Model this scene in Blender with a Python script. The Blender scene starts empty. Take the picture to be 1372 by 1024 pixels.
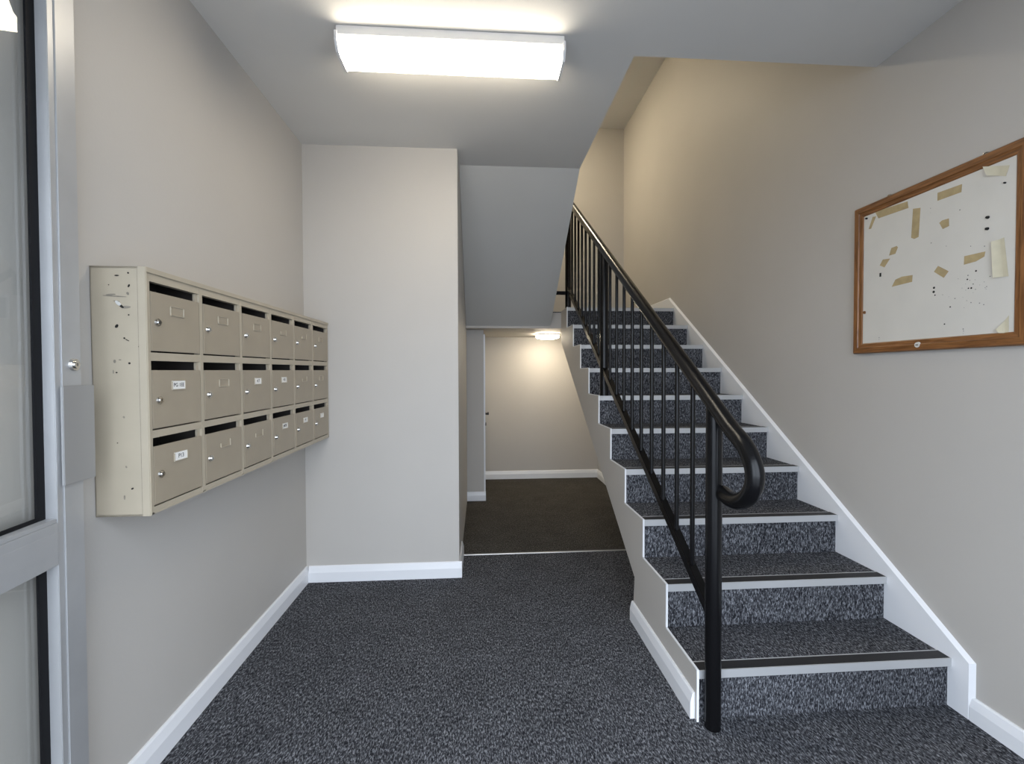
import bpy, bmesh, math, random
from mathutils import Vector, Matrix
random.seed(7)
S = bpy.context.scene
COL = S.collection

# ------------------------------------------------------------------ camera
H_EYE = 1.193
cam_d = bpy.data.cameras.new('camera'); cam = bpy.data.objects.new('camera', cam_d); COL.objects.link(cam)
cam_d.sensor_width = 36.0; cam_d.sensor_fit = 'HORIZONTAL'
cam_d.lens = 609.4764 / 1372 * 36.0
cam_d.clip_start = 0.02
def _cam():
    yaw, pitch, roll = 0.0692, 0.0190, 0.0029
    r = Vector((math.cos(yaw), -math.sin(yaw), 0))
    f0 = Vector((math.sin(yaw), math.cos(yaw), 0))
    f = f0 * math.cos(pitch) - Vector((0, 0, 1)) * math.sin(pitch)
    u = f0 * math.sin(pitch) + Vector((0, 0, 1)) * math.cos(pitch)
    c, s = math.cos(roll), math.sin(roll)
    r2 = r * c - u * s; u2 = r * s + u * c
    m = Matrix(((r2.x, u2.x, -f.x), (r2.y, u2.y, -f.y), (r2.z, u2.z, -f.z)))
    return Matrix.Translation((0, 0, H_EYE)) @ m.to_4x4()
cam.matrix_world = _cam()
S.camera = cam

# ------------------------------------------------------------------ world, exposure
W = bpy.data.worlds.new('overcast_sky'); S.world = W; W.use_nodes = True
bg = W.node_tree.nodes['Background']
bg.inputs[0].default_value = (0.78, 0.87, 1.0, 1); bg.inputs[1].default_value = 3.1
S.view_settings.view_transform = 'Standard'; S.view_settings.look = 'None'
S.view_settings.gamma = 1.0; S.view_settings.exposure = 0.95
S.view_settings.use_curve_mapping = False
pl = bpy.data.lights.new('doorway_portal', 'AREA'); pl.shape = 'RECTANGLE'; pl.size = 2.2; pl.size_y = 2.15
pl.cycles.is_portal = True
po = bpy.data.objects.new('doorway_portal', pl); COL.objects.link(po)
po.location = (0.22, 0.08, 1.08); po.rotation_euler = (math.radians(90), 0, 0)   # points -Z -> +Y
LAMP_MAIN, LAMP_UP, LAMP_LOW = 9.6, 60.0, 27.0

# ------------------------------------------------------------------ materials
def mat(name, col, rough=0.5, metal=0.0, spec=0.5, noise=0.0, nscale=20.0, bump=0.0, bscale=200.0, emit=None, estr=0.0, coat=0.0):
    m = bpy.data.materials.new(name); m.use_nodes = True
    nt = m.node_tree; b = nt.nodes['Principled BSDF']
    b.inputs['Base Color'].default_value = (*col, 1)
    b.inputs['Roughness'].default_value = rough; b.inputs['Metallic'].default_value = metal
    b.inputs['Specular IOR Level'].default_value = spec
    if coat: b.inputs['Coat Weight'].default_value = coat; b.inputs['Coat Roughness'].default_value = 0.12
    tc = nt.nodes.new('ShaderNodeTexCoord')
    if noise > 0:
        n = nt.nodes.new('ShaderNodeTexNoise'); n.inputs['Scale'].default_value = nscale; n.inputs['Detail'].default_value = 4
        nt.links.new(tc.outputs['Object'], n.inputs['Vector'])
        r = nt.nodes.new('ShaderNodeValToRGB')
        r.color_ramp.elements[0].position = 0.3; r.color_ramp.elements[1].position = 0.7
        r.color_ramp.elements[0].color = (*[c * (1 - noise) for c in col], 1)
        r.color_ramp.elements[1].color = (*[min(1, c * (1 + noise)) for c in col], 1)
        nt.links.new(n.outputs['Fac'], r.inputs['Fac']); nt.links.new(r.outputs['Color'], b.inputs['Base Color'])
    if bump > 0:
        n2 = nt.nodes.new('ShaderNodeTexNoise'); n2.inputs['Scale'].default_value = bscale; n2.inputs['Detail'].default_value = 3
        nt.links.new(tc.outputs['Object'], n2.inputs['Vector'])
        bp = nt.nodes.new('ShaderNodeBump'); bp.inputs['Strength'].default_value = bump; bp.inputs['Distance'].default_value = 0.002
        nt.links.new(n2.outputs['Fac'], bp.inputs['Height']); nt.links.new(bp.outputs['Normal'], b.inputs['Normal'])
    if emit:
        b.inputs['Emission Color'].default_value = (*emit, 1); b.inputs['Emission Strength'].default_value = estr
    return m

def carpet(name, dark, mid, light, lo=0.40, hi=0.66):
    m = bpy.data.materials.new(name); m.use_nodes = True
    nt = m.node_tree; b = nt.nodes['Principled BSDF']
    b.inputs['Roughness'].default_value = 0.95; b.inputs['Specular IOR Level'].default_value = 0.1
    tc = nt.nodes.new('ShaderNodeTexCoord')
    mp = nt.nodes.new('ShaderNodeMapping'); mp.inputs['Scale'].default_value = (230, 80, 80)
    nt.links.new(tc.outputs['Object'], mp.inputs['Vector'])
    wob = nt.nodes.new('ShaderNodeTexNoise'); wob.inputs['Scale'].default_value = 1.0; wob.inputs['Detail'].default_value = 2.5
    wob.inputs['Roughness'].default_value = 0.65; wob.inputs['Distortion'].default_value = 0.6
    nt.links.new(mp.outputs['Vector'], wob.inputs['Vector'])
    r = nt.nodes.new('ShaderNodeValToRGB'); e = r.color_ramp.elements
    e[0].position = lo; e[0].color = (*dark, 1); e[1].position = hi; e[1].color = (*light, 1)
    k = e.new((lo + hi) / 2); k.color = (*mid, 1)
    nt.links.new(wob.outputs['Fac'], r.inputs['Fac'])
    big = nt.nodes.new('ShaderNodeTexNoise'); big.inputs['Scale'].default_value = 5; big.inputs['Detail'].default_value = 3
    nt.links.new(tc.outputs['Object'], big.inputs['Vector'])
    mr = nt.nodes.new('ShaderNodeMapRange'); mr.inputs[1].default_value = .3; mr.inputs[2].default_value = .7
    mr.inputs[3].default_value = .88; mr.inputs[4].default_value = 1.1
    nt.links.new(big.outputs['Fac'], mr.inputs[0])
    mx = nt.nodes.new('ShaderNodeVectorMath'); mx.operation = 'SCALE'
    nt.links.new(r.outputs['Color'], mx.inputs[0]); nt.links.new(mr.outputs[0], mx.inputs['Scale'])
    nt.links.new(mx.outputs[0], b.inputs['Base Color'])
    bp = nt.nodes.new('ShaderNodeBump'); bp.inputs['Strength'].default_value = 0.6; bp.inputs['Distance'].default_value = 0.003
    nt.links.new(wob.outputs['Fac'], bp.inputs['Height']); nt.links.new(bp.outputs['Normal'], b.inputs['Normal'])
    return m

def wood(name, axis):
    m = bpy.data.materials.new(name); m.use_nodes = True
    nt = m.node_tree; b = nt.nodes['Principled BSDF']; b.inputs['Roughness'].default_value = 0.38
    tc = nt.nodes.new('ShaderNodeTexCoord'); mp = nt.nodes.new('ShaderNodeMapping')
    mp.inputs['Scale'].default_value = (60, 6, 90) if axis == 'Y' else (60, 90, 6)
    nt.links.new(tc.outputs['Object'], mp.inputs['Vector'])
    n = nt.nodes.new('ShaderNodeTexNoise'); n.inputs['Scale'].default_value = 1.6; n.inputs['Detail'].default_value = 5; n.inputs['Distortion'].default_value = .8
    nt.links.new(mp.outputs['Vector'], n.inputs['Vector'])
    r = nt.nodes.new('ShaderNodeValToRGB'); e = r.color_ramp.elements
    e[0].position = .32; e[0].color = (0.125, 0.048, 0.013, 1); e[1].position = .68; e[1].color = (0.29, 0.125, 0.040, 1)
    nt.links.new(n.outputs['Fac'], r.inputs['Fac']); nt.links.new(r.outputs['Color'], b.inputs['Base Color'])
    return m

M = {}
M['wall'] = mat('painted_plaster', (0.50, 0.475, 0.44), 0.55, noise=0.015, nscale=3, bump=0.12, bscale=90)
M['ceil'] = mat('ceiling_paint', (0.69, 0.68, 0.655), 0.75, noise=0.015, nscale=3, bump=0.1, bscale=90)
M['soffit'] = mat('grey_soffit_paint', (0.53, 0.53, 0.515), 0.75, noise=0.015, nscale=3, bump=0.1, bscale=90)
M['white'] = mat('white_gloss_paint', (0.80, 0.81, 0.83), 0.35)
M['carpet'] = carpet('charcoal_blue_carpet', (0.010, 0.010, 0.013), (0.060, 0.062, 0.070), (0.25, 0.257, 0.277), 0.37, 0.66)
M['carpet_old'] = carpet('dark_brown_carpet', (0.030, 0.028, 0.025), (0.066, 0.061, 0.054), (0.15, 0.14, 0.125))
M['black'] = mat('black_gloss_enamel', (0.004, 0.004, 0.0045), 0.25, spec=0.26, coat=0.0)
M['alu'] = mat('brushed_aluminium', (0.55, 0.56, 0.57), 0.38, metal=0.85, noise=0.04, nscale=30)
M['alu_door'] = mat('anodised_door_aluminium', (0.46, 0.465, 0.47), 0.36, metal=0.4, noise=0.05, nscale=8)
M['plate'] = mat('grey_plate_aluminium', (0.36, 0.36, 0.36), 0.4, metal=0.4)
M['alu_nose'] = mat('nosing_aluminium', (0.50, 0.505, 0.51), 0.4, metal=0.35)
M['grip'] = mat('black_grip_rubber', (0.012, 0.012, 0.014), 0.6, bump=0.3, bscale=400)
M['rubber'] = mat('black_gasket_rubber', (0.006, 0.006, 0.007), 0.6, spec=.15)
M['box'] = mat('beige_powder_coated_steel', (0.43, 0.375, 0.285), 0.36, noise=0.035, nscale=14, bump=0.04, bscale=60)
M['box_door'] = mat('beige_door_steel', (0.335, 0.285, 0.212), 0.36, noise=0.03, nscale=14, bump=0.04, bscale=60)
M['box_in_shade'] = mat('shade_dark_steel_inside', (0.035, 0.03, 0.026), 0.6)  # shade inside the mailboxes put into the colour, far darker than the casing
M['chrome'] = mat('worn_chrome', (0.62, 0.61, 0.58), 0.18, metal=1.0)
M['dark'] = mat('dark_hole', (0.008, 0.007, 0.006), 0.8)
M['ink'] = mat('dark_print', (0.03, 0.03, 0.03), 0.7)
M['card'] = mat('white_card', (0.82, 0.81, 0.78), 0.6)
M['scuff'] = mat('grey_scuff', (0.23, 0.205, 0.165), 0.6, noise=.2, nscale=80)
M['bare'] = mat('bare_metal_scratch', (0.8, 0.79, 0.75), 0.3, metal=.3)
M['board'] = mat('white_board_surface', (0.66, 0.635, 0.58), 0.4, noise=0.03, nscale=6)
M['tape'] = mat('aged_masking_tape', (0.42, 0.325, 0.17), 0.65, noise=0.12, nscale=40)
M['paper'] = mat('old_paper_scrap', (0.58, 0.53, 0.39), 0.7, noise=0.04, nscale=40)
M['speck'] = mat('grey_speck', (0.18, 0.175, 0.17), 0.7)
M['wood_h'] = wood('oak_stain_horizontal', 'Y'); M['wood_v'] = wood('oak_stain_vertical', 'Z')
M['lampbody'] = mat('white_lamp_metal', (0.72, 0.72, 0.72), 0.45)
M['lit'] = mat('lit_diffuser', (0.9, 0.9, 0.9), 0.5, emit=(1.0, 0.89, 0.72), estr=LAMP_MAIN)
M['lit_up'] = mat('lit_globe_upper', (0.9, 0.9, 0.9), 0.5, emit=(1.0, 0.86, 0.62), estr=LAMP_UP)
M['lit_low'] = mat('lit_globe_lower', (0.9, 0.9, 0.9), 0.5, emit=(1.0, 0.87, 0.66), estr=LAMP_LOW)
M['doorpaint'] = mat('cream_door_paint', (0.5, 0.46, 0.38), 0.4)
M['paving'] = mat('grey_paving', (0.34, 0.34, 0.34), 0.8, noise=.1, nscale=12, bump=.3)
M['brass'] = mat('dull_strip_metal', (0.45, 0.44, 0.42), 0.35, metal=0.6)
def glass_mat():
    m = bpy.data.materials.new('clear_door_glass'); m.use_nodes = True
    nt = m.node_tree; nt.nodes.clear()
    o = nt.nodes.new('ShaderNodeOutputMaterial'); mix = nt.nodes.new('ShaderNodeMixShader')
    t = nt.nodes.new('ShaderNodeBsdfTransparent'); t.inputs[0].default_value = (0.98, 0.985, 0.98, 1)
    g = nt.nodes.new('ShaderNodeBsdfGlossy'); g.inputs['Roughness'].default_value = 0.0; g.inputs[0].default_value = (1, 1, 1, 1)
    lw = nt.nodes.new('ShaderNodeLayerWeight'); lw.inputs[0].default_value = 0.5      # facing term, then Schlick
    f = nt.nodes.new('ShaderNodeMath'); f.operation = 'POWER'; f.inputs[1].default_value = 5; nt.links.new(lw.outputs['Facing'], f.inputs[0])
    k = nt.nodes.new('ShaderNodeMath'); k.operation = 'MULTIPLY_ADD'; k.inputs[1].default_value = .95; k.inputs[2].default_value = .05
    nt.links.new(f.outputs[0], k.inputs[0]); nt.links.new(k.outputs[0], mix.inputs[0])
    nt.links.new(t.outputs[0], mix.inputs[1]); nt.links.new(g.outputs[0], mix.inputs[2]); nt.links.new(mix.outputs[0], o.inputs[0])
    return m
M['glass'] = glass_mat()

# ------------------------------------------------------------------ mesh helpers
def BM(): return bmesh.new()
def bx(bm, x0, x1, y0, y1, z0, z1, mi=0):
    v = [bm.verts.new(p) for p in ((x0,y0,z0),(x1,y0,z0),(x1,y1,z0),(x0,y1,z0),(x0,y0,z1),(x1,y0,z1),(x1,y1,z1),(x0,y1,z1))]
    for q in ((0,3,2,1),(4,5,6,7),(0,1,5,4),(1,2,6,5),(2,3,7,6),(3,0,4,7)):
        bm.faces.new([v[i] for i in q]).material_index = mi
    return bm
def prism(bm, poly, a0, a1, axis='X', mi=0):
    """extrude a 2-D polygon: axis X -> poly is (y,z); Y -> (x,z); Z -> (x,y)"""
    def P(p, a): return {'X': (a, p[0], p[1]), 'Y': (p[0], a, p[1]), 'Z': (p[0], p[1], a)}[axis]
    A = [bm.verts.new(P(p, a0)) for p in poly]; B = [bm.verts.new(P(p, a1)) for p in poly]
    n = len(poly)
    bm.faces.new(A).material_index = mi; bm.faces.new(B[::-1]).material_index = mi
    for i in range(n):
        bm.faces.new((A[i], B[i], B[(i+1) % n], A[(i+1) % n])).material_index = mi
    return bm
def cyl(bm, c, r, h, axis='Z', n=24, r2=None, mi=0):
    r2 = r if r2 is None else r2
    def P(a, rr, t):
        u, v = rr * math.cos(a), rr * math.sin(a)
        return {'Z': (c[0]+u, c[1]+v, c[2]+t), 'X': (c[0]+t, c[1]+u, c[2]+v), 'Y': (c[0]+u, c[1]+t, c[2]+v)}[axis]
    A = [bm.verts.new(P(2*math.pi*i/n, r, 0)) for i in range(n)]; B = [bm.verts.new(P(2*math.pi*i/n, r2, h)) for i in range(n)]
    bm.faces.new(A[::-1]).material_index = mi; bm.faces.new(B).material_index = mi
    for i in range(n):
        bm.faces.new((A[i], A[(i+1) % n], B[(i+1) % n], B[i])).material_index = mi
    return bm
def tube(bm, pts, r, n=20, cap=True):
    pts = [Vector(p) for p in pts]; rings = []
    side = Vector((1, 0, 0))
    for i, p in enumerate(pts):
        t = (pts[min(i+1, len(pts)-1)] - pts[max(i-1, 0)]).normalized()
        a = (side - t * side.dot(t)).normalized(); b = t.cross(a); side = a
        rings.append([bm.verts.new(p + a*r*math.cos(2*math.pi*k/n) + b*r*math.sin(2*math.pi*k/n)) for k in range(n)])
    for A, B in zip(rings, rings[1:]):
        for k in range(n): bm.faces.new((A[k], A[(k+1) % n], B[(k+1) % n], B[k]))
    if cap: bm.faces.new(rings[0][::-1]); bm.faces.new(rings[-1])
    return bm
def smooth_path(ctrl, per=10):
    out = []
    P = [Vector(c) for c in ctrl]; P = [2*P[0]-P[1]] + P + [2*P[-1]-P[-2]]
    for i in range(1, len(P)-2):
        for k in range(per):
            t = k/per
            out.append(0.5*((2*P[i]) + (P[i+1]-P[i-1])*t + (2*P[i-1]-5*P[i]+4*P[i+1]-P[i+2])*t*t + (3*P[i]-P[i-1]-3*P[i+1]+P[i+2])*t**3))
    out.append(P[-2]); return out
def obj(name, bm, m, parent=None, smooth=None, bevel=0.0, seg=2, loc=None):
    bmesh.ops.recalc_face_normals(bm, faces=bm.faces)
    if bevel > 0:
        es = [e for e in bm.edges if len(e.link_faces) == 2 and e.calc_face_angle(0) > 0.6]
        bmesh.ops.bevel(bm, geom=es, offset=bevel, segments=seg, affect='EDGES', clamp_overlap=True)
    me = bpy.data.meshes.new(name)
    if loc is not None: bmesh.ops.translate(bm, verts=bm.verts, vec=-Vector(loc))
    bm.to_mesh(me); bm.free()
    for k in (m if isinstance(m, (list, tuple)) else [m]): me.materials.append(M[k])
    if smooth is not None:
        me.shade_smooth()
        me.set_sharp_from_angle(angle=math.radians(smooth))
    o = bpy.data.objects.new(name, me); COL.objects.link(o)
    if loc is not None: o.location = loc
    if parent: o.parent = parent
    return o
def tag(o, label, cat, group=None, kind=None):
    o['label'] = label
    if cat: o['category'] = cat
    if group: o['group'] = group
    if kind: o['kind'] = kind
    return o
def thing(name, label, cat, loc=(0, 0, 0), rot=(0, 0, 0), group=None):
    o = bpy.data.objects.new(name, None); COL.objects.link(o); o.location = loc; o.rotation_euler = rot
    o.empty_display_size = 0.1
    return tag(o, label, cat, group)
def struct(name, bm, m, label, **k):
    o = obj(name, bm, m, **k); o['kind'] = 'structure'; o['label'] = label
    return o

# ------------------------------------------------------------------ dimensions
XL, XR, XC = -1.000, 1.681, -0.1285      # left wall, right wall, side of the projecting wall
YB, HC = 2.665, 2.489                    # face of the projecting wall, ceiling
XK, YG, Y1, Y2, Z2 = 0.633, 1.845, 2.868, 4.10, 1.62   # stairwell opening, soffit crease, soffit foot
S0, T, R = 1.4846, 0.2598, 0.175         # first nosing, going, rise
SX = 0.7323                              # outer face of the stair
XS = XR - 0.016                          # inner face of the stair skirting
YF, YU, ZU = 5.12, 5.257, 4.04           # far wall low / high, upper ceiling
YD = 0.15                                # entrance front
FZ = 1.60                                # landing underside

# ------------------------------------------------------------------ setting
struct('floor', bx(BM(), XL-.1, XR+.1, -.05, 2.975, -.05, 0), 'carpet', 'charcoal blue flecked carpet on the lobby floor')
struct('floor_corridor', bx(BM(), XC-.02, XR+.1, 2.985, YU+.1, -.05, 0), 'carpet_old', 'dark brown flecked carpet past the metal strip')
struct('floor_outside', bx(BM(), -6, 6, -8, -.05, -.07, -.02), 'paving', 'grey paving outside the entrance')
struct('wall_left', bx(BM(), XL-.12, XL, YD, YB, 0, HC), 'wall', 'warm grey painted wall behind the mailboxes')
bm = prism(BM(), [(XL-.12, YB), (XC, YB), (XC, YU+.1), (XL-.12, YU+.1)], 0, ZU+.2, 'Z')
struct('wall_back', bm, 'wall', 'warm grey painted wall projecting beside the corridor', bevel=.003)
struct('wall_right', bx(BM(), XR, XR+.12, YD, YU+.1, 0, ZU+.2), 'wall', 'warm grey painted wall beside the stairs')
struct('wall_far', bx(BM(), .03, XR-.0, YF, YU+.1, 0, FZ), 'wall', 'lit beige wall at the end of the corridor')
struct('wall_far_upper', bx(BM(), XC, XR, YU, YU+.1, FZ+.0, ZU+.2), 'wall', 'beige wall above the half landing')
struct('wall_corridor', bx(BM(), XC, .03, 4.26, YU, 0, FZ), 'wall', 'narrow grey wall section facing down the corridor', bevel=.002)
struct('wall_understair', bx(BM(), 1.34, XR, 4.20, YF, 0, 1.28), 'wall', 'painted side wall under the stairs')
bm = BM(); bx(bm, XL-.12, -.95, YD-.1, YD, 0, HC); bx(bm, 1.40, XR+.12, YD-.1, YD, 0, HC); bx(bm, -.95, 1.40, YD-.1, YD, 2.18, HC)
struct('wall_front', bm, 'wall', 'wall around the entrance opening')
# ceiling slab with the stairwell opening, and the rooms above
bm = BM()
bx(bm, XL-.12, XR+.12, YD-.1, YG, HC, HC+.30)
bx(bm, XL-.12, XK, YG, Y1, HC, HC+.30)
struct('ceiling', bm, 'ceil', 'grey white painted ceiling over the lobby')
bm = BM(); bx(bm, XC, XR+.12, .9, YU+.1, ZU, ZU+.1)
struct('ceiling_upper', bm, 'ceil', 'ceiling above the stairwell')
bm = BM(); bx(bm, XC-.1, XR+.12, .8, .9, HC+.3, ZU+.1); bx(bm, XC-.1, XC, .9, YB, HC+.3, ZU+.1)
struct('wall_upper', bm, 'wall', 'walls closing the floor above')
# half landing
bm = BM(); bx(bm, XC, XR, Y2, YU, FZ, 1.742)
bx(bm, SX+.0065, XR, 3.875, Y2, FZ, 1.742)
struct('landing', bm, 'wall', 'painted slab of the half landing')
struct('floor_landing', bx(bx(BM(), XC, XR, Y2, YU, 1.742, 1.75), SX+.006, XR-.001, 3.875, Y2, 1.742, 1.75), 'carpet', 'charcoal carpet on the half landing')

# baseboards -- splayed profile
def base_poly(h=.092, t=.016):   # (offset from wall, z)
    return [(0, 0), (t, 0), (t, h*.60), (t*.55, h*.93), (t*.3, h), (0, h)]
def base_y(name, x, sgn, y0, y1, label, h=.092):   # runs along Y
    p = base_poly(h); bm = BM()
    prism(bm, [(x + sgn*a, z) for a, z in p], y0, y1, 'Y'); return struct(name, bm, 'white', label)
def base_x(name, y, sgn, x0, x1, label, h=.092):
    p = base_poly(h); bm = BM()
    prism(bm, [(y + sgn*a, z) for a, z in p], x0, x1, 'X'); return struct(name, bm, 'white', label)
base_y('baseboard_left', XL, 1, YD, YB, 'white baseboard below the mailboxes')
base_x('baseboard_back', YB, -1, XL+.016, XC+.016, 'white baseboard along the projecting wall')
base_y('baseboard_return', XC, 1, YB-.0, 2.985, 'short white baseboard around the wall corner')
base_y('baseboard_right', XR, -1, YD, 1.424, 'white baseboard in front of the stair skirting', h=.08)
base_x('baseboard_corridor', 4.26, -1, XC, .046, 'white baseboard on the narrow grey wall', h=.085)
base_x('baseboard_far', YF, -1, .03, 1.34, 'white baseboard along the far corridor wall', h=.09)
base_y('baseboard_understair', 1.34, -1, 4.2, YF, 'white baseboard on the wall under the stairs', h=.09)
base_y('baseboard_stair', SX, -1, 1.50, 2.136, 'white baseboard on the outer side of the stair foot')
# threshold strip
bm = BM(); prism(bm, [(2.974, 0), (2.976, .004), (2.982, .006), (2.987, .004), (2.989, 0)], XC, SX+.5, 'X')
struct('trim_3', bx(BM(), XC, SX+.5, 2.989, 3.006, 0, .003), 'grip', 'dark rubber strip beyond the metal strip')
struct('trim_1', bm, 'brass', 'thin metal strip between the two carpets')
# stair skirting on the right wall: chamfered board following the pitch
def skirting():
    def zt(y): return .198 + .6594 * (y - 1.418)
    P = [(1.418, 0), (1.418, .198), (3.939, 1.860), (YU, 1.860)]
    Q = [(1.428, 0), (1.428, .193), (3.942, 1.851), (YU, 1.851)]
    B = [(1.60, 0), (1.60, .01), (3.95, 1.60), (YU, 1.70)]
    bm = BM()
    vp = [bm.verts.new((XR, *p)) for p in P]; vq = [bm.verts.new((XS, *q)) for q in Q]; vb = [bm.verts.new((XS, *q)) for q in B]
    vc = [bm.verts.new((XR, *q)) for q in B]
    for i in range(3):
        bm.faces.new((vp[i], vp[i+1], vq[i+1], vq[i])); bm.faces.new((vq[i], vq[i+1], vb[i+1], vb[i])); bm.faces.new((vb[i], vb[i+1], vc[i+1], vc[i]))
        bm.faces.new((vc[i], vc[i+1], vp[i+1], vp[i]))
    bm.faces.new((vp[0], vq[0], vb[0], vc[0])); bm.faces.new((vp[3], vc[3], vb[3], vq[3]))
    return bm
struct('trim_2', skirting(), 'white', 'white sloping skirting board where the stairs meet the wall')
# upper flight (its underside) ------------------------------------------------
up = thing('upper_stair_flight', 'upper flight seen as a smooth grey sloping underside', 'staircase', (XC+.002, Y2, Z2))
UPI = Matrix.Translation((-XC-.002, -Y2, -Z2)); XU = XC + .002
sl = (HC-Z2)/(Y2-Y1)
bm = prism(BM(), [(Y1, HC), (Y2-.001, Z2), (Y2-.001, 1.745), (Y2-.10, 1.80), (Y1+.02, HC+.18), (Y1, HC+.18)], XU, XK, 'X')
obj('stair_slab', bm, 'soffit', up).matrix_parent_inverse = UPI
for i in range(5):
    y1_ = Y2 - .02 - i*.245; z1_ = 1.75 + (i+1)*.175
    bm = BM(); bx(bm, XU, XK-.002, y1_-.245, y1_, z1_-.11, z1_)
    obj('step', bm, 'carpet', up).matrix_parent_inverse = UPI

# corridor door in the side wall -- seen edge-on
d1 = bpy.data.objects.new('door_1', None); COL.objects.link(d1); d1['kind'] = 'structure'; d1['label'] = 'cream door seen edge on at the left of the corridor'
bm = BM(); bx(bm, .03, .034, 4.36, 5.02, .01, 1.50); obj('door_leaf', bm, 'doorpaint', d1)
bm = BM(); bx(bm, .03, .044, 4.275, 4.36, 0, 1.56); bx(bm, .03, .044, 5.02, 5.08, 0, 1.56); bx(bm, .03, .044, 4.36, 5.02, 1.50, 1.56)
obj('door_frame', bm, 'white', d1)
bm = BM(); cyl(bm, (.034, 4.43, .80), .010, .045, 'X', 12); bx(bm, .068, .080, 4.425, 4.54, .79, .81); obj('door_handle', bm, 'black', d1, smooth=35)
bm = BM(); cyl(bm, (.034, 4.43, .70), .016, .02, 'X', 14); obj('door_lock', bm, 'black', d1, smooth=35)

# ------------------------------------------------------------------ staircase
st = thing('staircase', 'carpeted straight staircase with silver nosings rising to the half landing', 'staircase', (1.2, S0, 0))
def sp(name, bm, m, par=None, **k):
    o = obj(name, bm, m, st if par is None else par, **k)
    if par is None: o.matrix_parent_inverse = Matrix.Translation((-1.2, -S0, 0))
    return o
XI = SX + .006
# outer stringer following the step profile
prof = []
for n in range(10):
    y = S0 + n*T + .012
    prof.append((y, n*R + (.004 if n else 0)))
    prof.append((y - .010, (n+1)*R + .001 - .03)); prof.append((y - .012, (n+1)*R + .003))
prof.append((Y2, 1.753)); prof.append((Y2, 1.480)); prof.append((2.115, .214)); prof.append((2.140, .0))
sp('stringer', prism(BM(), prof, SX, XI, 'X'), 'wall')
# white painted edge bead along the stringer
bm = BM()
for n in range(10):
    y = S0 + n*T - .001
    bx(bm, SX-.0005, XI+.001, y, y+.0045, n*R + (.006 if n else 0), (n+1)*R + .004)
    if n < 9: bx(bm, SX-.0005, XI+.001, y+.004, y+T+.0, (n+1)*R + .001, (n+1)*R + .0045)
sp('stringer_edge', bm, 'white')
# sloping slab under the stairs
zl = lambda y: .214 + (1.480-.214)/(Y2-2.115)*(y-2.115)
bm = prism(BM(), [(2.14, .0), (2.115, zl(2.115)), (Y2, 1.480), (Y2, 1.60), (3.90, 1.60), (3.86, 1.53), (1.62, .0)], XI, XS, 'X')
sp('stair_slab', bm, 'wall')
for n in range(10):
    y = S0 + n*T + .014
    bm = BM(); bx(bm, XI, XS, y, y+.03, n*R - (.02 if n else 0), (n+1)*R - .004)
    sp('riser', bm, 'carpet')
    if n < 9:
        bm = BM(); bx(bm, XI, XS, y+.001, y+T, (n+1)*R - .03, (n+1)*R - .001)
        sp('tread', bm, 'carpet')
    y = S0 + n*T; z = (n+1)*R
    bm = prism(BM(), [(y, z-.027), (y+.003, z-.027), (y+.003, z-.0025), (y+.052, z-.0025), (y+.052, z+.0015), (y+.048, z+.0015), (y+.0475, z), (y+.0045, z), (y+.004, z+.0015), (y, z+.0015)], XI+.0015, XS-.0005, 'X')
    no = sp('nosing', bm, 'alu_nose')
    bm = prism(BM(), [(y+.0048, z+.0004), (y+.0472, z+.0004), (y+.0472, z+.0012), (y+.0048, z+.0012)], XI+.0015, XS-.0005, 'X')
    g = obj('grip_strip', bm, 'grip', no)

# ------------------------------------------------------------------ railing
XH = 0.775
zh = lambda y: 1.019 + .6465*(y - 1.356)
zb = lambda y: .425 + .625*(y - 1.54)
YN, YM, YT = 1.460, 2.812, 3.985
ra = thing('stair_railing', 'glossy black tubular railing with looped handrail along the open side of the stairs', 'railing', (XH, YN, 0))
def rp(name, bm, **k):
    o = obj(name, bm, 'black', ra, **k); o.matrix_parent_inverse = Matrix.Translation((-XH, -YN, 0)); return o
for y, z0, z1 in ((YN, 0, zh(YN)-.004), (YM, 6*R, zh(YM)-.004), (YT, 10*R, 3.05)):
    bm = BM(); cyl(bm, (XH, y, z0), (.026), z1-z0, 'Z', 28); rp('newel_post', bm, smooth=40)
ctrl = [(XH, 3.985, zh(3.985)), (XH, 3.0, zh(3.0)), (XH, 2.2, zh(2.2)), (XH, 1.7, zh(1.7)), (XH, 1.45, zh(1.45))]
path = [Vector(c) for c in ctrl]
loop = smooth_path([(XH, 1.45, zh(1.45)), (XH, 1.356, 1.019), (XH, 1.280, .975), (XH, 1.240, .925), (XH, 1.236, .878), (XH, 1.262, .836), (XH+.003, 1.312, .806), (XH+.010, 1.370, .795), (XH+.020, 1.438, .797)], 8)
rp('handrail', tube(BM(), path[:-1] + loop, .0258, 28), smooth=60)
# bottom rail: rectangular bar
def bar(bm, y0, z0, y1, z1, w, h):
    t = Vector((0, y1-y0, z1-z0)).normalized(); nrm = Vector((0, -t.z, t.y))
    for a, b in ((0, 0),):
        pts = []
        for (y, z) in ((y0, z0), (y1, z1)):
            for sx, sn in ((-1, -1), (1, -1), (1, 1), (-1, 1)):
                pts.append(bm.verts.new((XH + sx*w/2, y + nrm.y*sn*h/2, z + nrm.z*sn*h/2)))
        for q in ((0,1,2,3),(7,6,5,4),(0,4,5,1),(1,5,6,2),(2,6,7,3),(3,7,4,0)): bm.faces.new([pts[i] for i in q])
    return bm
rp('bottom_rail', bar(BM(), YN+.01, zb(YN+.01), YT, zb(YT), .030, .036), bevel=.002)
for i in range(9):
    y = 1.613 + .1335*i
    bm = BM(); cyl(bm, (XH, y, zb(y)+.008), .0088, zh(y)-zb(y)-.016, 'Z', 14); rp('baluster', bm, smooth=40)
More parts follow.
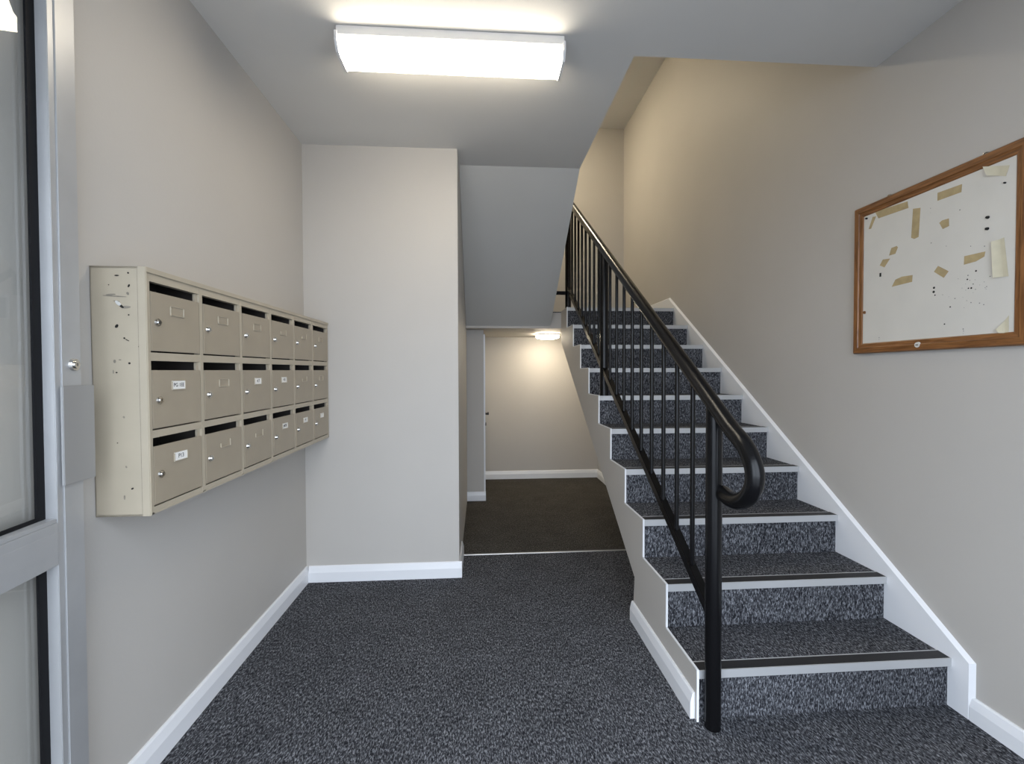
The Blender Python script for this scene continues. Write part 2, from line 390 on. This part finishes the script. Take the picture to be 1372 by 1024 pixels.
for i in range(9):
    y = 2.942 + .1235*i
    bm = BM(); cyl(bm, (XH, y, zb(y)+.008), .0088, zh(y)-zb(y)-.016, 'Z', 14); rp('baluster', bm, smooth=40)
# return of the rail across the gap to the upper flight
bm = BM(); bx(bm, .585, XH-.02, YT-.012, YT+.012, 1.885, 1.915); rp('cross_rail', bm, bevel=.002)
bm = BM(); cyl(bm, (.575, YT, 1.75), .0245, 1.2, 'Z', 24); rp('newel_post', bm, smooth=40)

# ------------------------------------------------------------------ mailboxes
BW, BH, BD = 1.410, 0.650, 0.134
mb = thing('mailbox_unit', 'beige steel bank of eighteen wall mailboxes in three rows of six', 'mailbox',
           (XL+.001, 1.248, .822), (math.radians(0.40), 0, 0))
pw = BW/6
rows = []      # (slot top, door top, door bottom) measured down from the top of the unit
rows.append((.034, .060, .221)); rows.append((.243, .268, .428)); rows.append((.448, .471, .631))
def L(a): return BH - a
# casing: real sheet-metal carcass with compartments behind the slots
bm = BM(); t = .0025
bx(bm, 0, BD, 0, t*2, 0, BH); bx(bm, 0, BD, BW-t*2, BW, 0, BH); bx(bm, 0, BD, 0, BW, BH-t*2, BH); bx(bm, 0, BD, 0, BW, 0, t*2); bx(bm, 0, t, 0, BW, 0, BH)
fw = .0095
fy0, fy1 = BD-.003, BD
bx(bm, BD-.018, BD, t*2, .016, 0, BH)                         # first post
bx(bm, BD-.018, BD, BW-.014, BW-t*2, 0, BH)
for c in range(1, 6): bx(bm, BD-.018, BD, c*pw-.0075, c*pw+.0075, t, BH-t)
zs = [0] + [.034] + [.221, .243] + [.428, .448] + [.631, BH]
for a, b in ((0.0, .034), (.221, .243), (.428, .448), (.631, BH)):
    bx(bm, BD-.018, BD-.0006, t, BW-t, L(b) if b < BH else 0, L(a))
casing = obj('casing', bm, 'box', mb)
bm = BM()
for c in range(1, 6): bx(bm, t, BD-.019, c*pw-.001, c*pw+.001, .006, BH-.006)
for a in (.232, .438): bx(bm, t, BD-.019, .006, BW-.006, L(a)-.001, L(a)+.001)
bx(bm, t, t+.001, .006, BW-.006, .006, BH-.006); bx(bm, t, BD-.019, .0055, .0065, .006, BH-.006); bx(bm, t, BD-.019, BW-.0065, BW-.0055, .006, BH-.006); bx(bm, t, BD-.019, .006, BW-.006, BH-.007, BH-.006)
obj('compartments', bm, 'box_in_shade', mb)  # dividers and linings coloured dark so the slots look unlit
# lip line of the folded top sheet and its shadow gap
bm = BM(); bx(bm, BD, BD+.0035, 0, BW, L(.0135), L(0)); bx(bm, BD, BD+.0035, 0, .0045, 0, L(.0135))
obj('folded_lip', bm, 'box', mb, bevel=.0008)
bm = BM(); bx(bm, BD-.017, BD-.0005+.002, -.0015, 0, 0, BH)
obj('corner_strip', bm, 'box', mb)
bm = BM(); bx(bm, BD-.0186, BD-.0172, -.0006, .0002, 0, BH); obj('seam', bm, 'scuff', mb)
bm = BM()
for c in range(6):
    for (a, b, _) in rows: bx(bm, BD-.012, BD-.006, (c+1)*pw-.0200, (c+1)*pw-.0075, L(b)-.02, L(a)-.001)
h_ = obj('hinge_bracket', bm, 'box', mb); h_['kind'] = 'stuff'
# doors
CARDS = {(1, 0): 'PG 1EE', (2, 0): 'P13', (1, 2): '4 7', (1, 3): '4 8', (2, 3): 'MTR', (2, 4): 'P1', (2, 5): ''}
def text_bm(bm, s, x, y, z, size, mi):
    cu = bpy.data.curves.new('t', 'FONT'); cu.body = s; cu.size = size; cu.align_x = 'CENTER'; cu.align_y = 'CENTER'; cu.extrude = .0001; cu.offset = size*.012
    to = bpy.data.objects.new('t', cu)
    COL.objects.link(to); dg = bpy.context.evaluated_depsgraph_get()
    me = bpy.data.meshes.new_from_object(to.evaluated_get(dg))
    mm = Matrix(((0, 0, 1, x), (1, 0, 0, y), (0, 1, 0, z), (0, 0, 0, 1)))
    me.transform(mm)
    n0 = len(bm.faces); bm.from_mesh(me); bm.faces.ensure_lookup_table()
    for f in bm.faces[n0:]: f.material_index = mi
    bpy.data.objects.remove(to); bpy.data.curves.remove(cu); bpy.data.meshes.remove(me)
ro = random.Random(3)
cardless_style = ro
for rr in range(3):
    for c in range(6):
        _, dt, db = rows[rr]
        y0 = c*pw + (.0170 if c == 0 else .0095); y1 = (c+1)*pw - (.0150 if c == 5 else .0105)
        bm = BM(); bx(bm, BD-.004, BD+.0015, y0+.0008, y1-.0008, L(db)+.004, L(dt))
        do = obj('mailbox_door', bm, 'box_door', mb, bevel=.0012)
        yl, zl_ = y0 + .024, L(dt) - .079 + ro.uniform(-.002, .002)
        bm = BM(); cyl(bm, (BD+.0015, yl, zl_), .0108, .0035, 'X', 20, r2=.0098); cyl(bm, (BD+.005, yl, zl_), .0072, .004, 'X', 20, r2=.0060)
        bx(bm, BD+.0091, BD+.0093, yl-.0008, yl+.0008, zl_-.0035, zl_+.0035, 1)
        obj('lock', bm, ['chrome', 'dark'], do, smooth=35)
        # label holder: pressed frame with end clips
        yc, zc = (y0+y1)/2 - .0005 + (0 if rr != 2 else .003), L(dt) - .042
        hw, hh = .0290, .0115
        xf = BD + .0015
        bm = BM()
        miss_top = (rr == 2 and c in (1, 2)) or (rr == 0 and c in (3, 4)) or (rr == 1 and c == 4)
        if not miss_top: bx(bm, xf, xf+.0022, yc-hw, yc+hw, zc+hh, zc+hh+.0015)
        bx(bm, xf, xf+.0030, yc-hw, yc+hw, zc-hh-.002, zc-hh)
        bx(bm, xf, xf+.0030, yc-hw-.0005, yc-hw+.0025, zc-hh, zc+hh*(.9 if not miss_top else .1)); bx(bm, xf, xf+.0030, yc+hw-.0025, yc+hw+.0005, zc-hh, zc+hh*.9)
        obj('label_holder', bm, 'box', do, bevel=.0005, seg=1)
        if (rr, c) in CARDS:
            s = CARDS[(rr, c)]
            bm = BM(); k = .0275 if len(s) > 3 or rr == 2 else .024
            bx(bm, xf+.0003, xf+.0018, yc-k, yc+k, zc-hh+.0003, zc+hh-.0003)
            if s: text_bm(bm, s, xf+.0020, yc, zc, .0150 if len(s) > 3 else .0165, 1)
            obj('name_card', bm, ['card', 'ink'], do)
# marks on the near side of the casing
def flat_blob(bm, x, z, rx, rz, ang=0, y=-.0008, n=14):
    c, s = math.cos(ang), math.sin(ang)
    v = [(x + rx*math.cos(a)*c - rz*math.sin(a)*s, z + rx*math.cos(a)*s + rz*math.sin(a)*c) for a in [2*math.pi*i/n for i in range(n)]]
    prism(bm, v, y, .0002, 'Y')
holes = [(.094,.633,.0022,.0022,0),(.066,.626,.0055,.0018,0),(.095,.600,.0022,.0042,-.5),(.046,.602,.0012,.0012,0),(.093,.525,.0018,.0018,0),(.063,.496,.0035,.0052,-.6),
         (.081,.465,.0022,.0022,0),(.088,.460,.0055,.0010,-.5),(.117,.443,.0020,.0020,0),(.092,.400,.0027,.0027,0),(.060,.376,.0022,.0018,0),(.058,.193,.0013,.0013,0),(.092,.073,.0034,.0022,.6)]
for x, z, rx, rz, an in holes:
    bm = BM(); flat_blob(bm, x, z, rx, rz, an); obj('screw_hole', bm, 'dark', mb)
bm = BM(); flat_blob(bm, .068, .555, .0040, .0085, .8, -.0016); obj('bare_patch', bm, 'bare', mb)
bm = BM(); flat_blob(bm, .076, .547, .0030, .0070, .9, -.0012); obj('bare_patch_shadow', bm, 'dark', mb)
for x, z, rx, rz, an in [(.060,.573,.030,.0016,-.06),(.050,.577,.012,.0020,.1),(.092,.580,.003,.004,.5),(.086,.545,.012,.0035,.05),(.056,.405,.003,.0045,0),(.069,.409,.003,.0015,0),(.052,.378,.0012,.005,0),(.072,.05,.002,.006,0),(.078,.130,.0018,.003,.4),(.075,.260,.002,.003,.4),(.064,.56,.008,.0015,-.1)]:
    bm = BM(); flat_blob(bm, x, z, rx, rz, an); obj('scuff_mark', bm, 'scuff', mb)

# ------------------------------------------------------------------ noticeboard
nb = thing('noticeboard', 'wood framed white noticeboard with torn tape scraps on the right wall', 'noticeboard', (XR, 1.600, 1.277))
def npart(name, bm, m, par=None, **k):
    o = obj(name, bm, m, par or nb, **k)
    if par is None: o.matrix_parent_inverse = Matrix.Translation((-XR, -1.6, -1.277))
    return o
NY0, NY1, NZ0, NZ1 = 1.272, 1.926, 1.275, 1.913; FW = .044
npart('panel', bx(BM(), XR-.012, XR-.001, NY0+.02, NY1-.02, NZ0+.02, NZ1-.02), 'board')
def frame_rail(side):
    # moulding profile (distance in from outer edge, height from wall)
    pr = [(0, 0), (0, .016), (.004, .021), (.024, .021), (.027, .0175), (.031, .0165), (.040, .0160), (FW, .013), (FW, .004)]
    bm = BM(); rings = []
    for end in (0, 1):
        ring = []
        for d, hgt in pr:
            if side in 'TB':
                z = NZ1 - d if side == 'T' else NZ0 + d; y = NY0 + d if end == 0 else NY1 - d
            else:
                y = NY1 - d if side == 'L' else NY0 + d; z = NZ0 + d if end == 0 else NZ1 - d
            ring.append(bm.verts.new((XR - hgt, y, z)))
        rings.append(ring)
    A, B = rings
    for i in range(len(A)-1): bm.faces.new((A[i], A[i+1], B[i+1], B[i]))
    bm.faces.new(A); bm.faces.new(B[::-1])
    bm.faces.new((A[0], B[0], B[-1], A[-1]))
    return bm
for s_ in 'TB': npart('frame_rail', frame_rail(s_), 'wood_h')
for s_ in 'LR': npart('frame_stile', frame_rail(s_), 'wood_v')
XP = XR - .012
def flat(pts, th=.0006, x=XP):
    bm = BM(); prism(bm, pts, x, x-th, 'X'); return bm
TAPES = [[(1.827,1.872),(1.68,1.861),(1.676,1.834),(1.81,1.839)], [(1.838,1.855),(1.822,1.851),(1.846,1.807),(1.858,1.809)],
 [(1.657,1.824),(1.627,1.817),(1.633,1.709),(1.650,1.706),(1.663,1.714)], [(1.563,1.848),(1.478,1.845),(1.48,1.818),(1.563,1.819)],
 [(1.555,1.736),(1.545,1.742),(1.521,1.741),(1.52,1.714),(1.542,1.710)], [(1.748,1.698),(1.724,1.700),(1.719,1.693),(1.73,1.67),(1.758,1.67)],
 [(1.787,1.661),(1.753,1.657),(1.779,1.627),(1.801,1.64)], [(1.728,1.566),(1.700,1.572),(1.655,1.569),(1.657,1.543),(1.744,1.54)],
 [(1.467,1.593),(1.401,1.592),(1.404,1.576),(1.430,1.566),(1.468,1.564)], [(1.557,1.581),(1.519,1.553),(1.536,1.533),(1.572,1.563)]]
for p in TAPES: npart('tape_strip', flat(p), 'tape')
def curl(path_yz, depth):      # a scrap lifting off: strip of quads with its free edge raised
    bm = BM(); (a, b, c, d) = path_yz; n = 8
    rows_ = []
    for i in range(n+1):
        t_ = i/n; lift = .0008 + depth*max(0, t_-.35)**1.6
        p = (a[0]+(d[0]-a[0])*t_, a[1]+(d[1]-a[1])*t_); q = (b[0]+(c[0]-b[0])*t_, b[1]+(c[1]-b[1])*t_)
        rows_.append([bm.verts.new((XP-lift, *p)), bm.verts.new((XP-lift, *q)), bm.verts.new((XP-lift-.0005, *q)), bm.verts.new((XP-lift-.0005, *p))])
    for A, B in zip(rows_, rows_[1:]):
        for k in range(4): bm.faces.new((A[k], A[(k+1) % 4], B[(k+1) % 4], B[k]))
    bm.faces.new(rows_[0]); bm.faces.new(rows_[-1][::-1])
    return bm
npart('paper_scrap', curl([(1.333,1.496),(1.347,1.622),(1.378,1.617),(1.371,1.499)], .016), 'paper')
npart('paper_scrap', curl([(1.335,1.845),(1.345,1.815),(1.393,1.838),(1.405,1.872)], .02), 'paper')
npart('paper_scrap', curl([(1.330,1.316),(1.330,1.372),(1.362,1.330),(1.352,1.318)], .014), 'paper')
for y, z, r_ in [(1.868,1.858,.0040),(1.395,1.702,.0050),(1.396,1.665,.0050),(1.347,1.795,.0028)]:
    bm = BM(); cyl(bm, (XP, y, z), r_, -.006, 'X', 14, r2=r_*.8); npart('pin', bm, 'dark', smooth=40)
npart('staple', bx(BM(), XP-.002, XP, 1.793, 1.801, 1.592, 1.608), 'dark', bevel=.0008)
bm = BM(); bx(bm, XP-.008, XP, 1.866, 1.875, 1.447, 1.459); npart('frame_clip', bm, 'wood_v', bevel=.002)
rp_ = random.Random(11)
bm = BM()
for y, z, r_ in [(1.571,1.504,.0042),(1.572,1.489,.0046),(1.567,1.476,.0025),(1.443,1.479,.0030),(1.452,1.480,.0024),(1.456,1.511,.0026),(1.429,1.534,.0030),(1.512,1.425,.0026),(1.531,1.366,.0026)]:
    cyl(bm, (XP, y, z), r_, -.0004, 'X', 10)
o_ = npart('pin_holes', bm, 'dark'); o_['kind'] = 'stuff'
bm = BM()
for y, z in [(1.584,1.672),(1.529,1.645),(1.484,1.758),(1.588,1.801),(1.588,1.785),(1.447,1.622),(1.404,1.610)] + [(1.44+rp_.gauss(0,.03), 1.475+rp_.gauss(0,.045)) for _ in range(26)] + [(1.80,1.33),(1.80,1.338),(1.466,1.335),(1.467,1.327),(1.467,1.342)]:
    cyl(bm, (XP, y, z), rp_.uniform(.0007, .0021), -.0004, 'X', 8)
o_ = npart('surface_specks', bm, 'speck'); o_['kind'] = 'stuff'
bm = BM(); cyl(bm, (XR-.0165, 1.624, 1.297), .0115, -.006, 'X', 24, r2=.010); bx(bm, XR-.0235, XR-.0225, 1.619, 1.629, 1.2955, 1.2985, 1)
npart('frame_lock', bm, ['bare', 'dark'], smooth=35)
for y in (1.410, 1.767):
    bm = BM(); tube(bm, [(XR-.006, y+.010*math.cos(a), NZ1+.010*math.sin(a)-.002) for a in [math.pi*i/10 for i in range(11)]], .0022, 10)
    npart('hanging_eyelet', bm, 'chrome', smooth=50)

# ------------------------------------------------------------------ ceiling light
LX0, LX1 = -.530, .327
cl = thing('ceiling_light', 'long lit fluorescent batten with white tray on the lobby ceiling', 'ceiling light', (-.1, 1.82, HC))
def cp(name, bm, m, **k):
    o = obj(name, bm, m, cl, **k); o.matrix_parent_inverse = Matrix.Translation((.1, -1.82, -HC)); return o
cp('tray', bx(BM(), LX0, LX1, 1.750, 1.895, 2.452, HC-.001), 'lampbody', bevel=.002)
dp = [(1.7505, 2.451), (1.7505, 2.441), (1.755, 2.415), (1.768, 2.401), (1.790, 2.397), (1.855, 2.397), (1.877, 2.401), (1.890, 2.415), (1.8945, 2.441), (1.8945, 2.451)]
cp('diffuser', prism(BM(), dp, LX0+.006, LX1-.006, 'X'), 'lit', smooth=50)
dq = [(1.741, 2.462), (1.741, 2.428), (1.764, 2.397), (1.790, 2.393), (1.855, 2.393), (1.881, 2.397), (1.904, 2.428), (1.904, 2.462)]
for a, b in ((LX0-.004, LX0+.006), (LX1-.006, LX1+.004)): cp('end_cap', prism(BM(), dq, a, b, 'X'), 'lampbody')

def bulkhead(name, label, loc, r, lit, dz=1.0):
    b = thing(name, label, 'ceiling light', loc)
    bm = BM(); cyl(bm, (0, 0, -.014), r, .0135, 'Z', 40); obj('base_ring', bm, 'lampbody', b, smooth=40)
    bm = BM(); rings = []
    n = 40
    pr = [(r*.97, -.014), (r*.98, -.030), (r*.90, -.042), (r*.6, -.052), (r*.25, -.056)]
    for rr_, z in [(a_, -.014+(b_+.014)*dz) for a_, b_ in pr]: rings.append([bm.verts.new((rr_*math.cos(2*math.pi*i/n), rr_*math.sin(2*math.pi*i/n), z)) for i in range(n)])
    for A, B in zip(rings, rings[1:]):
        for i in range(n): bm.faces.new((A[i], A[(i+1) % n], B[(i+1) % n], B[i]))
    bm.faces.new(rings[-1]); bm.faces.new(rings[0])
    obj('diffuser', bm, lit, b, smooth=50); return b
bulkhead('bulkhead_light', 'small round lit ceiling light in the corridor under the landing', (.700, 4.72, FZ), .125, 'lit_low', .9)
bulkhead('bulkhead_light', 'round lit ceiling light high above the half landing', (.48, 4.5, ZU), .15, 'lit_up', .9)

# ------------------------------------------------------------------ open entrance door leaf
AL = math.radians(6.5)
# local frame: x = u (tip -> hinge), y = v (into the room), z up
dl = bpy.data.objects.new('door_2', None); COL.objects.link(dl); dl['kind'] = 'structure'; dl['label'] = 'aluminium framed glass entrance door standing open against the left wall'
ux, uy = math.sin(AL), -math.cos(AL)
dl.matrix_world = Matrix(((ux, math.cos(AL), 0, -.940), (uy, math.sin(AL), 0, 1.142), (0, 0, 1, 0), (0, 0, 0, 1)))
def dpart(name, bm, m, par=None, **k): return obj(name, bm, m, par or dl, **k)
LW, DT, U1 = .90, .044, .0755
bm = BM(); bx(bm, 0, .058, -DT, 0, .012, 2.11); bx(bm, .058, U1, -DT, -.0025, .012, 2.11); dpart('door_stile', bm, 'alu_door', bevel=.0012)
bm = BM(); bx(bm, -.020, 0, -.030, -.018, .012, 2.11); dpart('stile_lip', bm, 'alu')
dpart('door_stile', bx(BM(), LW-.075, LW, -DT, 0, .012, 2.11), 'alu_door', bevel=.0012)
bm = BM(); bx(bm, U1, LW-.075, -DT, -.0015, .772, .866); bx(bm, U1, LW-.075, -DT, -.004, .866, .875)
bx(bm, U1, LW-.075, -DT, -.0005, .800, .846); dpart('mid_rail', bm, 'alu_door', bevel=.0008)
dpart('bottom_rail', bx(BM(), U1, LW-.075, -DT, -.001, .012, .16), 'alu_door', bevel=.001)
dpart('top_rail', bx(BM(), U1, LW-.075, -DT, -.001, 2.03, 2.11), 'alu_door', bevel=.001)
for z0, z1 in ((.16, .772), (.875, 2.03)):
    dpart('glass_pane', bx(BM(), U1+.004, LW-.079, -.036, -.030, z0+.002, z1-.002), 'glass')
    bm = BM()
    for (a, b, c, d) in ((U1, U1+.022, z0, z1), (LW-.097, LW-.075, z0, z1), (U1+.022, LW-.097, z0, z0+.008), (U1+.022, LW-.097, z1-.008, z1)):
        bx(bm, a, b, -.0295, -.025, c, d)
    dpart('gasket', bm, 'rubber')
bm = BM(); bx(bm, -.031, .066, .0005, .0065, .944, 1.168); dpart('latch_guard', bm, 'plate', bevel=.0012)
bm = BM(); cyl(bm, (.0245, 0, 1.216), .0145, .006, 'Y', 28, r2=.0130); cyl(bm, (.0245, .006, 1.216), .0085, .003, 'Y', 24)
bx(bm, .0237, .0253, .0091, .0094, 1.2125, 1.2195, 1); dpart('lock_cylinder', bm, ['chrome', 'dark'], smooth=35)
# entrance frame
fr = bpy.data.objects.new('door_3', None); COL.objects.link(fr); fr['kind'] = 'structure'; fr['label'] = 'aluminium entrance door frame'
for a, b in ((-.95, -.865), (1.31, 1.40), (.36, .42)): obj('jamb', bx(BM(), a, b, YD-.1, YD-.03, 0, 2.18), 'alu_door', fr)
obj('frame_head', bx(BM(), -.865, 1.31, YD-.1, YD-.03, 2.12, 2.18), 'alu_door', fr)
